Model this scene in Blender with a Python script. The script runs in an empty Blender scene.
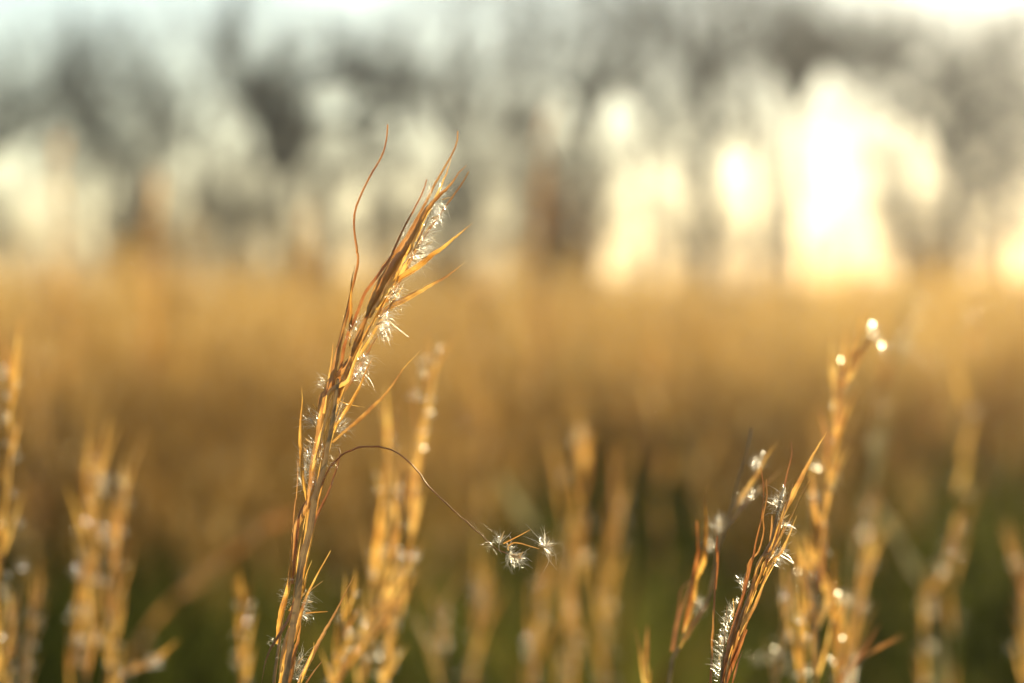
import bpy, math, random
import numpy as np
from mathutils import Vector, Matrix

S = bpy.context.scene
C = S.collection
R = math.radians

# ------------------------------------------------------------------ camera, sky, sun, exposure
EYE = 0.75
LENS = 85.0
HORIZON = 285.0
FPX = LENS / 36.0 * 1024.0
PITCH = math.atan((341.5 - HORIZON) / FPX)
FOCUS = 1.0
SUN_AZ, SUN_EL = 26.0, 13.0

cam_d = bpy.data.cameras.new("camera")
cam_d.lens = LENS
cam_d.sensor_width = 36.0
cam_d.clip_start = 0.02
cam_d.clip_end = 6000.0
cam_d.dof.use_dof = True
cam_d.dof.focus_distance = FOCUS
cam_d.dof.aperture_fstop = 4.7
cam_d.dof.aperture_blades = 0
cam = bpy.data.objects.new("camera", cam_d)
C.objects.link(cam)
cam.location = (0, 0, EYE)
cam.rotation_euler = (R(90) - PITCH, 0, 0)
S.camera = cam

w = bpy.data.worlds.new("World")
S.world = w
w.use_nodes = True
wn = w.node_tree
sky = wn.nodes.new("ShaderNodeTexSky")
sky.sky_type = 'NISHITA'
sky.sun_disc = False
sky.sun_elevation = R(SUN_EL)
sky.sun_rotation = R(SUN_AZ)
sky.air_density = 1.0
sky.dust_density = 0.3
sky.ozone_density = 1.0
bg = wn.nodes["Background"]
bg.inputs["Strength"].default_value = 0.063
wn.links.new(sky.outputs[0], bg.inputs["Color"])

sl = bpy.data.lights.new("sun", 'SUN')
sl.energy = 5.0
sl.angle = R(0.5)
sl.color = (1.0, 0.90, 0.70)
so = bpy.data.objects.new("sun", sl)
C.objects.link(so)
_sd = Vector((math.sin(R(SUN_AZ)) * math.cos(R(SUN_EL)), math.cos(R(SUN_AZ)) * math.cos(R(SUN_EL)), math.sin(R(SUN_EL))))
so.rotation_euler = _sd.to_track_quat('Z', 'Y').to_euler()
so.location = _sd * 30

S.view_settings.view_transform = 'Standard'
S.view_settings.look = 'None'
S.view_settings.exposure = 1.3
S.view_settings.gamma = 1.0
S.render.engine = 'CYCLES'
S.cycles.max_bounces = 7
S.cycles.transparent_max_bounces = 6
S.cycles.use_denoising = True

# ------------------------------------------------------------------ helpers
cp, sp_ = math.cos(PITCH), math.sin(PITCH)


def at(px, py, d):
    """A point of the photograph at d metres in front of the lens."""
    x = (px - 512.0) / FPX * d
    v = -(py - 341.5) / FPX * d
    return Vector((x, d * cp + v * sp_, EYE - d * sp_ + v * cp))


def to_ground(px, d):
    """Point on the ground under picture column px at distance d."""
    return Vector(((px - 512.0) / FPX * d, d, 0.0))


ZO = {'A': (300, 120, 4.878), 'B': (290, 250, 4.879), 'C': (280, 380, 5.693), 'D': (240, 480, 5.389),
      'E': (230, 560, 5.12), 'F': (470, 500, 8.54), 'G': (650, 420, 4.88), 'H': (650, 550, 5.12), 'P': (0, 0, 1.0)}


def zp(k, x, y):
    ox, oy, s = ZO[k]
    return (ox + x / s, oy + y / s)


def path(spec):
    """'A 1,2 3,4 B 5,6' -> picture points (magnified views of the photograph: see ZO)."""
    k, out = 'P', []
    for tok in spec.split():
        if tok in ZO:
            k = tok
        else:
            x, y = tok.split(',')
            out.append(zp(k, float(x), float(y)))
    return out


def smooth(pts, n):
    """Catmull-Rom through pts, resampled to n points by chord length."""
    P = [Vector(p) for p in pts]
    if len(P) == 2:
        return [P[0].lerp(P[1], i / (n - 1)) for i in range(n)]
    Q = [2 * P[0] - P[1]] + P + [2 * P[-1] - P[-2]]
    dense = []
    for i in range(1, len(Q) - 2):
        a, b, c, d = Q[i - 1], Q[i], Q[i + 1], Q[i + 2]
        for k in range(8):
            t = k / 8
            dense.append(0.5 * ((2 * b) + (c - a) * t + (2 * a - 5 * b + 4 * c - d) * t * t + (3 * b - 3 * c + d - a) * t ** 3))
    dense.append(P[-1].copy())
    L = [0.0]
    for i in range(1, len(dense)):
        L.append(L[-1] + (dense[i] - dense[i - 1]).length)
    out, j = [], 0
    for i in range(n):
        s = L[-1] * i / (n - 1)
        while j < len(L) - 2 and L[j + 1] < s:
            j += 1
        g = L[j + 1] - L[j]
        out.append(dense[j].lerp(dense[j + 1], (s - L[j]) / g if g > 1e-12 else 0))
    return out


class MB:
    def __init__(self):
        self.v, self.f, self.uv = [], [], []

    def grid(self, rows, uvs, closed=False):
        """rows of points -> quads between neighbouring rows"""
        b, m = len(self.v), len(rows[0])
        for r_, u_ in zip(rows, uvs):
            self.v.extend(tuple(p) for p in r_)
            self.uv.extend(u_)
        k = m if closed else m - 1
        for i in range(len(rows) - 1):
            for j in range(k):
                a = b + i * m + j
                c = b + i * m + (j + 1) % m
                self.f.append((a, c, c + m, a + m))

    def tube(self, pts, radii, sides=6, squash=1.0):
        rows, uvs, L = [], [], 0.0
        n = len(pts)
        up = None
        for i, p in enumerate(pts):
            t = (pts[min(i + 1, n - 1)] - pts[max(i - 1, 0)])
            t = t.normalized() if t.length > 1e-12 else Vector((0, 0, 1))
            if up is None:
                up = Vector((1, 0, 0)) if abs(t.x) < 0.8 else Vector((0, 1, 0))
            a = (up - t * up.dot(t)).normalized()
            up = a
            c = t.cross(a)
            if i:
                L += (p - pts[i - 1]).length
            r = radii[i]
            rows.append([p + (a * math.cos(2 * math.pi * k / sides) + c * math.sin(2 * math.pi * k / sides) * squash) * r for k in range(sides)])
            uvs.append([(k / sides, L) for k in range(sides)])
        self.grid(rows, uvs, True)
        b = len(self.v)
        self.v.append(tuple(pts[-1] + (pts[-1] - pts[-2]).normalized() * radii[-1])); self.uv.append((0.5, L))
        for k in range(sides):
            self.f.append((b - sides + k, b - sides + (k + 1) % sides, b))

    def blade(self, pts, widths, face, fold=0.35, cols=5, twist=0.0):
        """thin leaf along pts: curled across its width, facing 'face' """
        rows, uvs, L = [], [], 0.0
        n = len(pts)
        for i, p in enumerate(pts):
            t = (pts[min(i + 1, n - 1)] - pts[max(i - 1, 0)]).normalized()
            nn = face - t * face.dot(t)
            nn = nn.normalized() if nn.length > 1e-6 else Vector((0, -1, 0))
            if twist:
                nn = Matrix.Rotation(twist * i / (n - 1), 3, t) @ nn
            W = t.cross(nn)
            if i:
                L += (p - pts[i - 1]).length
            row, ur = [], []
            for k in range(cols):
                u = -1 + 2 * k / (cols - 1)
                row.append(p + W * (u * widths[i] / 2) + nn * (fold * (1 - abs(u) ** 1.5) * widths[i]))
                ur.append((0.5 + u / 2, L))
            rows.append(row)
            uvs.append(ur)
        self.grid(rows, uvs)

    def build(self, name, mat, parent=None, smooth_=True, origin=None):
        me = bpy.data.meshes.new(name)
        o = Vector(origin) if origin is not None else Vector((0, 0, 0))
        if parent is not None and origin is None:
            o = parent_origin(parent)
        V = [(x - o.x, y - o.y, z - o.z) for x, y, z in self.v]
        me.from_pydata(V, [], self.f)
        uvl = me.uv_layers.new(name="grain")
        li = np.empty(len(me.loops), dtype=np.int32)
        me.loops.foreach_get("vertex_index", li)
        uvl.data.foreach_set("uv", np.asarray(self.uv, dtype=np.float32)[li].ravel())
        if smooth_:
            me.polygons.foreach_set("use_smooth", [True] * len(me.polygons))
        me.materials.append(mat)
        ob = bpy.data.objects.new(name, me)
        C.objects.link(ob)
        if parent is not None:
            ob.parent = parent
        else:
            ob.location = o
        return ob


def parent_origin(p):
    o = Vector((0, 0, 0))
    while p is not None:
        o += p.location
        p = p.parent
    return o


def tag(o, label, cat, group=None, kind=None):
    o['label'] = label
    o['category'] = cat
    if group:
        o['group'] = group
    if kind:
        o['kind'] = kind
    return o


def thing(name, loc, label, cat, group=None):
    o = bpy.data.objects.new(name, None)
    o.empty_display_size = 0.05
    o.location = loc
    C.objects.link(o)
    return tag(o, label, cat, group)


# ------------------------------------------------------------------ materials
def nodes(name):
    m = bpy.data.materials.new(name)
    m.use_nodes = True
    t = m.node_tree
    t.nodes.clear()
    out = t.nodes.new("ShaderNodeOutputMaterial")
    return m, t, out


def ramp(t, fac, stops):
    r = t.nodes.new("ShaderNodeValToRGB")
    e = r.color_ramp.elements
    e[0].position, e[0].color = stops[0][0], (*stops[0][1], 1)
    e[1].position, e[1].color = stops[-1][0], (*stops[-1][1], 1)
    for p, c in stops[1:-1]:
        x = e.new(p)
        x.color = (*c, 1)
    t.links.new(fac, r.inputs[0])
    return r.outputs[0]


def leaf_material(name, stops, through, gloss=0.12, rough=0.35, trans=0.5):
    """dry grass: fine lengthwise veins, blotches, light passing through"""
    m, t, out = nodes(name)
    L = t.links.new
    uv = t.nodes.new("ShaderNodeUVMap")
    uv.uv_map = "grain"
    mp = t.nodes.new("ShaderNodeMapping")
    mp.inputs['Scale'].default_value = (14.0, 28.0, 1.0)
    L(uv.outputs[0], mp.inputs[0])
    oi = t.nodes.new("ShaderNodeObjectInfo")
    veins = t.nodes.new("ShaderNodeTexNoise")
    veins.noise_dimensions = '4D'
    veins.inputs['Scale'].default_value = 1.0
    veins.inputs['Detail'].default_value = 5.0
    veins.inputs['Roughness'].default_value = 0.62
    L(mp.outputs[0], veins.inputs['Vector'])
    mul = t.nodes.new("ShaderNodeMath"); mul.operation = 'MULTIPLY'; mul.inputs[1].default_value = 57.0
    L(oi.outputs['Random'], mul.inputs[0])
    L(mul.outputs[0], veins.inputs['W'])
    geo = t.nodes.new("ShaderNodeNewGeometry")
    blot = t.nodes.new("ShaderNodeTexNoise")
    blot.inputs['Scale'].default_value = 140.0
    blot.inputs['Detail'].default_value = 3.0
    L(geo.outputs['Position'], blot.inputs['Vector'])
    a = t.nodes.new("ShaderNodeMath"); a.operation = 'MULTIPLY_ADD'; a.inputs[1].default_value = 1.4
    b = t.nodes.new("ShaderNodeMath"); b.operation = 'MULTIPLY_ADD'; b.inputs[1].default_value = 1.2; b.inputs[2].default_value = -0.90
    c = t.nodes.new("ShaderNodeMath"); c.operation = 'MULTIPLY_ADD'; c.inputs[1].default_value = 0.26
    L(oi.outputs['Random'], c.inputs[0])
    L(blot.outputs[0], b.inputs[0])
    L(b.outputs[0], c.inputs[2])
    L(veins.outputs[0], a.inputs[0])
    L(c.outputs[0], a.inputs[2])
    col = ramp(t, a.outputs[0], stops)
    mixc = t.nodes.new("ShaderNodeMix"); mixc.data_type = 'RGBA'; mixc.blend_type = 'MULTIPLY'
    mixc.inputs[0].default_value = 1.0
    mixc.inputs[7].default_value = (*through, 1)
    L(col, mixc.inputs[6])
    dif = t.nodes.new("ShaderNodeBsdfDiffuse")
    L(col, dif.inputs[0])
    tr = t.nodes.new("ShaderNodeBsdfTranslucent")
    L(mixc.outputs[2], tr.inputs[0])
    gl = t.nodes.new("ShaderNodeBsdfGlossy")
    gl.inputs['Roughness'].default_value = rough
    gl.inputs['Color'].default_value = (0.95, 0.80, 0.55, 1)
    bump = t.nodes.new("ShaderNodeBump")
    bump.inputs['Strength'].default_value = 0.9
    bump.inputs['Distance'].default_value = 0.0004
    L(veins.outputs[0], bump.inputs['Height'])
    for n_ in (dif, tr, gl):
        L(bump.outputs[0], n_.inputs['Normal'])
    m1 = t.nodes.new("ShaderNodeMixShader"); m1.inputs[0].default_value = trans
    L(dif.outputs[0], m1.inputs[1]); L(tr.outputs[0], m1.inputs[2])
    m2 = t.nodes.new("ShaderNodeMixShader"); m2.inputs[0].default_value = gloss
    L(m1.outputs[0], m2.inputs[1]); L(gl.outputs[0], m2.inputs[2])
    L(m2.outputs[0], out.inputs[0])
    return m


def tone_material(name, stops, trans, through=(1.3, 1.1, 0.8), gloss=0.0):
    """grass in bulk: every blade carries its own tone"""
    m, t, out = nodes(name)
    L = t.links.new
    at_ = t.nodes.new("ShaderNodeAttribute")
    at_.attribute_name = "tone"
    col = ramp(t, at_.outputs['Fac'], stops)
    mixc = t.nodes.new("ShaderNodeMix"); mixc.data_type = 'RGBA'; mixc.blend_type = 'MULTIPLY'
    mixc.inputs[0].default_value = 1.0
    mixc.inputs[7].default_value = (*through, 1)
    L(col, mixc.inputs[6])
    dif = t.nodes.new("ShaderNodeBsdfDiffuse"); L(col, dif.inputs[0])
    tr = t.nodes.new("ShaderNodeBsdfTranslucent"); L(mixc.outputs[2], tr.inputs[0])
    m1 = t.nodes.new("ShaderNodeMixShader"); m1.inputs[0].default_value = trans
    L(dif.outputs[0], m1.inputs[1]); L(tr.outputs[0], m1.inputs[2])
    L(m1.outputs[0], out.inputs[0])
    return m


def hair_material(name, c1, c2, trans=0.5, gloss=0.12, glow=0.6):
    """white silk: scatters light both ways and lets the low sun gleam through"""
    m, t, out = nodes(name)
    L = t.links.new
    geo = t.nodes.new("ShaderNodeNewGeometry")
    nz = t.nodes.new("ShaderNodeTexNoise"); nz.inputs['Scale'].default_value = 300.0
    L(geo.outputs['Position'], nz.inputs['Vector'])
    col = ramp(t, nz.outputs[0], [(0.35, c1), (0.65, c2)])
    dif = t.nodes.new("ShaderNodeBsdfDiffuse"); L(col, dif.inputs[0])
    tr = t.nodes.new("ShaderNodeBsdfTranslucent"); L(col, tr.inputs[0])
    gl = t.nodes.new("ShaderNodeBsdfGlossy"); gl.inputs['Roughness'].default_value = 0.3
    rf = t.nodes.new("ShaderNodeBsdfRefraction"); rf.inputs['Roughness'].default_value = 0.45; rf.inputs['IOR'].default_value = 1.4
    L(col, rf.inputs['Color'])
    m1 = t.nodes.new("ShaderNodeMixShader"); m1.inputs[0].default_value = trans
    L(dif.outputs[0], m1.inputs[1]); L(tr.outputs[0], m1.inputs[2])
    m3 = t.nodes.new("ShaderNodeMixShader"); m3.inputs[0].default_value = glow
    L(m1.outputs[0], m3.inputs[1]); L(rf.outputs[0], m3.inputs[2])
    m2 = t.nodes.new("ShaderNodeMixShader"); m2.inputs[0].default_value = gloss
    L(m3.outputs[0], m2.inputs[1]); L(gl.outputs[0], m2.inputs[2])
    L(m2.outputs[0], out.inputs[0])
    return m


def rough_material(name, stops, scale, detail=6.0, bump_d=0.0):
    m, t, out = nodes(name)
    L = t.links.new
    geo = t.nodes.new("ShaderNodeNewGeometry")
    nz = t.nodes.new("ShaderNodeTexNoise")
    nz.inputs['Scale'].default_value = scale
    nz.inputs['Detail'].default_value = detail
    nz.inputs['Roughness'].default_value = 0.65
    L(geo.outputs['Position'], nz.inputs['Vector'])
    col = ramp(t, nz.outputs[0], stops)
    p = t.nodes.new("ShaderNodeBsdfPrincipled")
    p.inputs['Roughness'].default_value = 0.9
    p.inputs['Specular IOR Level'].default_value = 0.0
    L(col, p.inputs['Base Color'])
    if bump_d:
        bm = t.nodes.new("ShaderNodeBump"); bm.inputs['Distance'].default_value = bump_d
        L(nz.outputs[0], bm.inputs['Height']); L(bm.outputs[0], p.inputs['Normal'])
    L(p.outputs[0], out.inputs[0])
    return m


M = {
    'gold': leaf_material("straw_gold", [(0.1, (0.20, 0.08, 0.018)), (0.35, (0.44, 0.21, 0.05)), (0.6, (0.66, 0.41, 0.12)), (0.9, (0.84, 0.63, 0.28))], (1.18, 1.03, 0.6), trans=0.6, gloss=0.18, rough=0.28),
    'brown': leaf_material("straw_brown", [(0.1, (0.17, 0.075, 0.028)), (0.45, (0.38, 0.19, 0.06)), (0.9, (0.62, 0.40, 0.16))], (1.25, 0.95, 0.55), trans=0.42, gloss=0.14),
    'red': leaf_material("straw_russet", [(0.1, (0.13, 0.045, 0.018)), (0.45, (0.30, 0.12, 0.04)), (0.9, (0.52, 0.28, 0.10))], (1.25, 0.9, 0.5), trans=0.42, gloss=0.14),
    'stem': leaf_material("stem_umber", [(0.1, (0.15, 0.09, 0.055)), (0.45, (0.32, 0.20, 0.105)), (0.9, (0.58, 0.38, 0.18))], (1.1, 0.95, 0.7), trans=0.12, gloss=0.04, rough=0.3),
    'hair': hair_material("silky_hair", (0.92, 0.83, 0.62), (0.96, 0.91, 0.78)),
    'cream': hair_material("cream_fluff", (0.90, 0.76, 0.50), (0.95, 0.86, 0.64), gloss=0.28, glow=0.55),
    'seed': hair_material("seed_husk", (0.62, 0.42, 0.18), (0.85, 0.70, 0.42), trans=0.45, glow=0.3),
    'pale': leaf_material("pale_leaf", [(0.2, (0.20, 0.17, 0.08)), (0.6, (0.34, 0.30, 0.16)), (0.9, (0.46, 0.42, 0.26))], (1.1, 1.0, 0.7), trans=0.4),
    'bark': rough_material("bark", [(0.3, (0.06, 0.057, 0.05)), (0.55, (0.10, 0.095, 0.082)), (0.75, (0.16, 0.15, 0.13))], 9.0, bump_d=0.03),
    'twig': rough_material("twig_bark", [(0.3, (0.052, 0.056, 0.050)), (0.7, (0.10, 0.104, 0.09))], 5.0),
}

# ------------------------------------------------------------------ ground
rng = np.random.default_rng(7)


def ground():
    gx = np.concatenate([-np.geomspace(190, 12, 22), np.linspace(-10, 10, 41), np.geomspace(12, 190, 22)])
    gy = np.concatenate([-np.geomspace(60, 3, 14), np.linspace(-2, 30, 65), np.geomspace(32, 340, 26)])
    X, Y = np.meshgrid(gx, gy)
    Z = -0.02 + 0.015 * np.sin(X * 1.7 + 0.6 * np.sin(Y)) + 0.012 * np.sin(Y * 2.3 + 0.9 * np.sin(X * 1.3))
    V = np.stack([X, Y, Z], -1).reshape(-1, 3)
    nx, ny = len(gx), len(gy)
    I = np.arange(nx * ny).reshape(ny, nx)
    F = np.stack([I[:-1, :-1], I[:-1, 1:], I[1:, 1:], I[1:, :-1]], -1).reshape(-1, 4)
    me = bpy.data.meshes.new("ground")
    me.from_pydata(V.tolist(), [], F.tolist())
    me.polygons.foreach_set("use_smooth", [True] * len(me.polygons))
    me.materials.append(rough_material("meadow_soil", [(0.3, (0.035, 0.045, 0.012)), (0.5, (0.085, 0.075, 0.025)), (0.7, (0.20, 0.13, 0.05))], 1.3, bump_d=0.02))
    o = bpy.data.objects.new("ground", me)
    C.objects.link(o)
    o['kind'] = 'structure'
    o['label'] = 'meadow ground of dead grass and low green growth'
    o['category'] = 'ground'


ground()


def blades_object(name, base, tip, bend, width, tone, mat, yaw=None):
    """(N,3) base and tip, (N,3) bend at mid-length: N thin tapering blades in one mesh"""
    N = len(base)
    ts = np.array([0, 0.35, 0.7, 1.0])
    ws = np.array([0.75, 1.0, 0.7, 0.08])
    P = base[:, None] + (tip - base)[:, None] * ts[None, :, None] + bend[:, None] * (4 * ts * (1 - ts))[None, :, None]
    ax = rng.uniform(0, 2 * np.pi, N) if yaw is None else yaw
    W = np.stack([np.cos(ax), np.sin(ax), np.zeros(N)], -1)
    off = W[:, None] * (width[:, None] * ws[None] / 2)[..., None]
    V = np.stack([P - off, P + off], 2).reshape(-1, 3)          # N,4,2,3
    b = (np.arange(N) * 8)[:, None]
    q = np.array([[0, 1, 3, 2], [2, 3, 5, 4], [4, 5, 7, 6]])
    F = (b[:, :, None] + q[None]).reshape(-1, 4)
    me = bpy.data.meshes.new(name)
    me.vertices.add(len(V)); me.vertices.foreach_set("co", V.astype(np.float32).ravel())
    me.loops.add(F.size); me.loops.foreach_set("vertex_index", F.astype(np.int32).ravel())
    me.polygons.add(len(F)); me.polygons.foreach_set("loop_start", (np.arange(len(F)) * 4).astype(np.int32))
    me.update(calc_edges=True)
    a = me.attributes.new("tone", 'FLOAT', 'POINT')
    a.data.foreach_set("value", np.repeat(tone, 8).astype(np.float32))
    me.materials.append(mat)
    o = bpy.data.objects.new(name, me)
    C.objects.link(o)
    return o


def lump(x, y, s, ph):
    return np.sin(x * s + ph + 1.3 * np.sin(y * s * 0.7 + ph * 2)) * np.sin(y * s * 0.9 + ph * 1.7 + np.sin(x * s * 1.1))


def field_edge(a):
    """how far away the tall grass begins, by bearing: it stands back behind the green patch right of the middle"""
    return 6.6 + 2.6 * np.exp(-((a - 0.035) / 0.05) ** 2) + 1.2 * np.exp(-((a - 0.2) / 0.06) ** 2) + 0.8 * np.exp(-((a + 0.22) / 0.04) ** 2)


# tall dry grass of the field
def field():
    n = 15000
    u = rng.uniform(0, 1, n)
    y = 6.6 + 55 * u ** 1.7
    x = rng.uniform(-1, 1, n) * (0.30 * y + 2.2)
    keep = (lump(x, y, 1.1, 0.4) > -0.42 + 0.6 * rng.uniform(0, 1, n)) & (y > field_edge(x / y) + 0.5 * np.sin(x * 2.3 + 1) + 0.7 * rng.uniform(-1, 1, n))
    x, y = x[keep], y[keep]
    n = len(x)
    az = x / y
    clump = lump(x, y, 2.3, 0.9) * 0.6 + lump(x, y, 5.1, 2.0) * 0.4
    hgt = 0.73 + 0.07 * lump(x, y, 0.55, 2.2) + 0.10 * clump + rng.normal(0, 0.09, n)
    hgt += 0.06 * np.exp(-((az + 0.03) / 0.08) ** 2) + 0.26 * np.exp(-((az - 0.014) / 0.018) ** 2) * rng.uniform(0.3, 1, n) + 0.12 * np.exp(-((az + 0.15) / 0.02) ** 2)
    hgt += 0.09 * np.clip(lump(x, y, 1.1, 4.0), -0.3, 1) * np.clip((0.06 - az) / 0.05, 0, 1)
    lean = rng.normal(0, 0.10, (n, 2)) + np.array([0.05, 0.0])
    ph = np.clip(0.42 + 0.85 * clump + rng.normal(0, 0.16, n), -0.3, 1)
    B, T, K, Wd, To = [], [], [], [], []
    st = np.stack([x, y, np.zeros(n)], -1)
    en = st + np.stack([lean[:, 0] * hgt, lean[:, 1] * hgt, hgt], -1)
    m = 2600                                  # shorter growth along the near edge
    y2 = 4.4 + 4.5 * rng.uniform(0, 1, m) ** 0.8
    x2 = rng.uniform(-1, 1, m) * (0.30 * y2 + 1.2)
    k2 = y2 > field_edge(x2 / y2) - 1.9 + 0.8 * lump(x2, y2, 2.0, 1.1) + 0.5 * rng.uniform(-1, 1, m)
    y2, x2 = y2[k2], x2[k2]
    m = len(y2)
    h2 = np.clip(0.22 + 0.09 * (y2 - 4.6) + rng.normal(0, 0.06, m), 0.08, 0.6)
    st2 = np.stack([x2, y2, np.zeros(m)], -1)
    l2 = rng.normal(0, 0.25, (m, 2))
    st = np.concatenate([st, st2])
    en = np.concatenate([en, st2 + np.stack([l2[:, 0] * h2, l2[:, 1] * h2, h2], -1)])
    lean = np.concatenate([lean, l2])
    ph = np.concatenate([ph, rng.uniform(-0.7, 0.2, m)])
    y = np.concatenate([y, y2])
    n += m
    far = np.clip((y - 7) / 25, 0, 1.5)
    B.append(st); T.append(en); K.append(np.stack([lean[:, 0] * -0.2, lean[:, 1] * -0.2, np.zeros(n)], -1)); Wd.append(0.003 + 0.004 * far); To.append(0.15 + 0.3 * ph)
    for k in range(7):                       # bracts on the upper half
        f = rng.uniform(0.42, 0.95, n)
        p = st + (en - st) * f[:, None]
        d = rng.normal(0, 0.28, (n, 2)) + lean
        L = rng.uniform(0.06, 0.15, n)
        B.append(p); T.append(p + np.stack([d[:, 0] * L, d[:, 1] * L, L], -1)); K.append(np.zeros((n, 3)))
        Wd.append(0.004 + 0.006 * far); To.append(np.clip(0.35 + 0.35 * ph + rng.normal(0, 0.14, n), 0, 0.88))
    for k in range(5):                       # leaves from the base and the stem
        f = rng.uniform(0.0, 0.45, n)
        p = st + (en - st) * f[:, None]
        d = rng.normal(0, 0.42, (n, 2))
        L = rng.uniform(0.2, 0.45, n)
        B.append(p); T.append(p + np.stack([d[:, 0] * L, d[:, 1] * L, L * rng.uniform(0.5, 1, n)], -1))
        K.append(np.stack([-d[:, 0] * 0.06, -d[:, 1] * 0.06, 0.06 * np.ones(n)], -1))
        Wd.append(0.004 + 0.006 * far); To.append(np.clip(0.22 + 0.4 * ph + rng.normal(0, 0.15, n), 0, 0.88))
    for k in range(7):                       # fluff
        f = rng.uniform(0.55, 1.0, n)
        p = st + (en - st) * f[:, None] + rng.normal(0, 0.01, (n, 3))
        d = rng.normal(0, 1, (n, 3)) * 0.006
        B.append(p); T.append(p + d + np.array([0, 0, 0.008])); K.append(np.zeros((n, 3)))
        Wd.append(0.005 + 0.006 * far); To.append(rng.uniform(0.9, 1.0, n))
    mat = tone_material("field_straw", [(0.0, (0.13, 0.075, 0.022)), (0.3, (0.31, 0.175, 0.055)), (0.6, (0.48, 0.315, 0.115)), (0.88, (0.59, 0.43, 0.19)), (0.97, (0.82, 0.70, 0.48))], 0.55, (1.12, 1.04, 0.78))
    o = blades_object("field_grass", *[np.concatenate(a) for a in (B, T, K)], np.concatenate(Wd), np.concatenate(To), mat)
    tag(o, 'dense golden field of tall dry grass below the bare trees', 'grass', kind='stuff')


field()


def green_grass():
    n = 36000
    y = 2.6 + 10 * rng.uniform(0, 1, n) ** 1.2
    x = rng.uniform(-1, 1, n) * (0.30 * y + 1.0)
    keep = lump(x, y, 2.1, 1.0) + 0.5 * lump(x, y, 5.0, 3.0) > -0.25 + 0.6 * rng.uniform(-1, 1, n) + 0.75 * np.exp(-((x / y + 0.085) / 0.06) ** 2)
    x, y = x[keep], y[keep]
    n = len(x)
    h = np.clip(0.22 + 0.16 * lump(x, y, 1.7, 0.3) + rng.normal(0, 0.06, n), 0.05, 0.46)
    patch = np.exp(-((x / y - 0.045) / 0.05) ** 2) + 0.6 * np.exp(-((x / y - 0.19) / 0.04) ** 2)  # sunlit patch: the light is put into a lighter tone below
    h = h + 0.16 * patch * rng.uniform(0.4, 1, n)
    d = rng.normal(0, 0.35, (n, 2))
    b = np.stack([x, y, np.full(n, -0.03)], -1)
    t = b + np.stack([d[:, 0] * h, d[:, 1] * h, h], -1)
    k = np.stack([-d[:, 0] * h * 0.3, -d[:, 1] * h * 0.3, h * 0.15], -1)
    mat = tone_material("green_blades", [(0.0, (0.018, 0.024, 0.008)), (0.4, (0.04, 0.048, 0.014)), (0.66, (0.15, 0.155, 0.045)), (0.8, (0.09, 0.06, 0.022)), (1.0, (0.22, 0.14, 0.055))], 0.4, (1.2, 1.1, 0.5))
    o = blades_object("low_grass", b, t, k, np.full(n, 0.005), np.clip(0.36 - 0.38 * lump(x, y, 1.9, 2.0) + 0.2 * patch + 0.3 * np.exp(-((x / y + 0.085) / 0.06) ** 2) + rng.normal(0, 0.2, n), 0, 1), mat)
    tag(o, 'low green grass growing in front of the golden field', 'grass', kind='stuff')


green_grass()

# ------------------------------------------------------------------ bare trees
RT = random.Random(11)


def rvec(r):
    return Vector((r.gauss(0, 1), r.gauss(0, 1), r.gauss(0, 1)))


def grow(mb, r, p, d, L, rad, depth, droop=0.0):
    n = 5 if depth > 0 else 4
    pts, q = [p.copy()], d.normalized()
    for i in range(n - 1):
        q = (q + rvec(r) * 0.16 + Vector((0, 0, 0.06 - droop))).normalized()
        pts.append(pts[-1] + q * (L / (n - 1)))
    radii = [max(rad * (1 - 0.75 * i / (n - 1)), 0.006) for i in range(n)]
    mb.tube(pts, radii, 5 if depth > 1 else 3)
    if depth <= 0:
        return
    k = {3: 6, 2: 6, 1: 5}.get(depth, 5)
    for i in range(k):
        f = 0.25 + 0.75 * (i + r.random()) / k
        j = min(int(f * (n - 1)), n - 2)
        b = pts[j].lerp(pts[j + 1], f * (n - 1) - j)
        t = (pts[j + 1] - pts[j]).normalized()
        side = rvec(r)
        side = (side - t * side.dot(t)).normalized()
        ang = r.uniform(0.45, 1.0)
        grow(mb, r, b, t * math.cos(ang) + side * math.sin(ang) + Vector((0, 0, 0.15)), L * r.uniform(0.45, 0.7), max(rad * 0.45 * (1.1 - f * 0.4), 0.007), depth - 1, droop)


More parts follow.
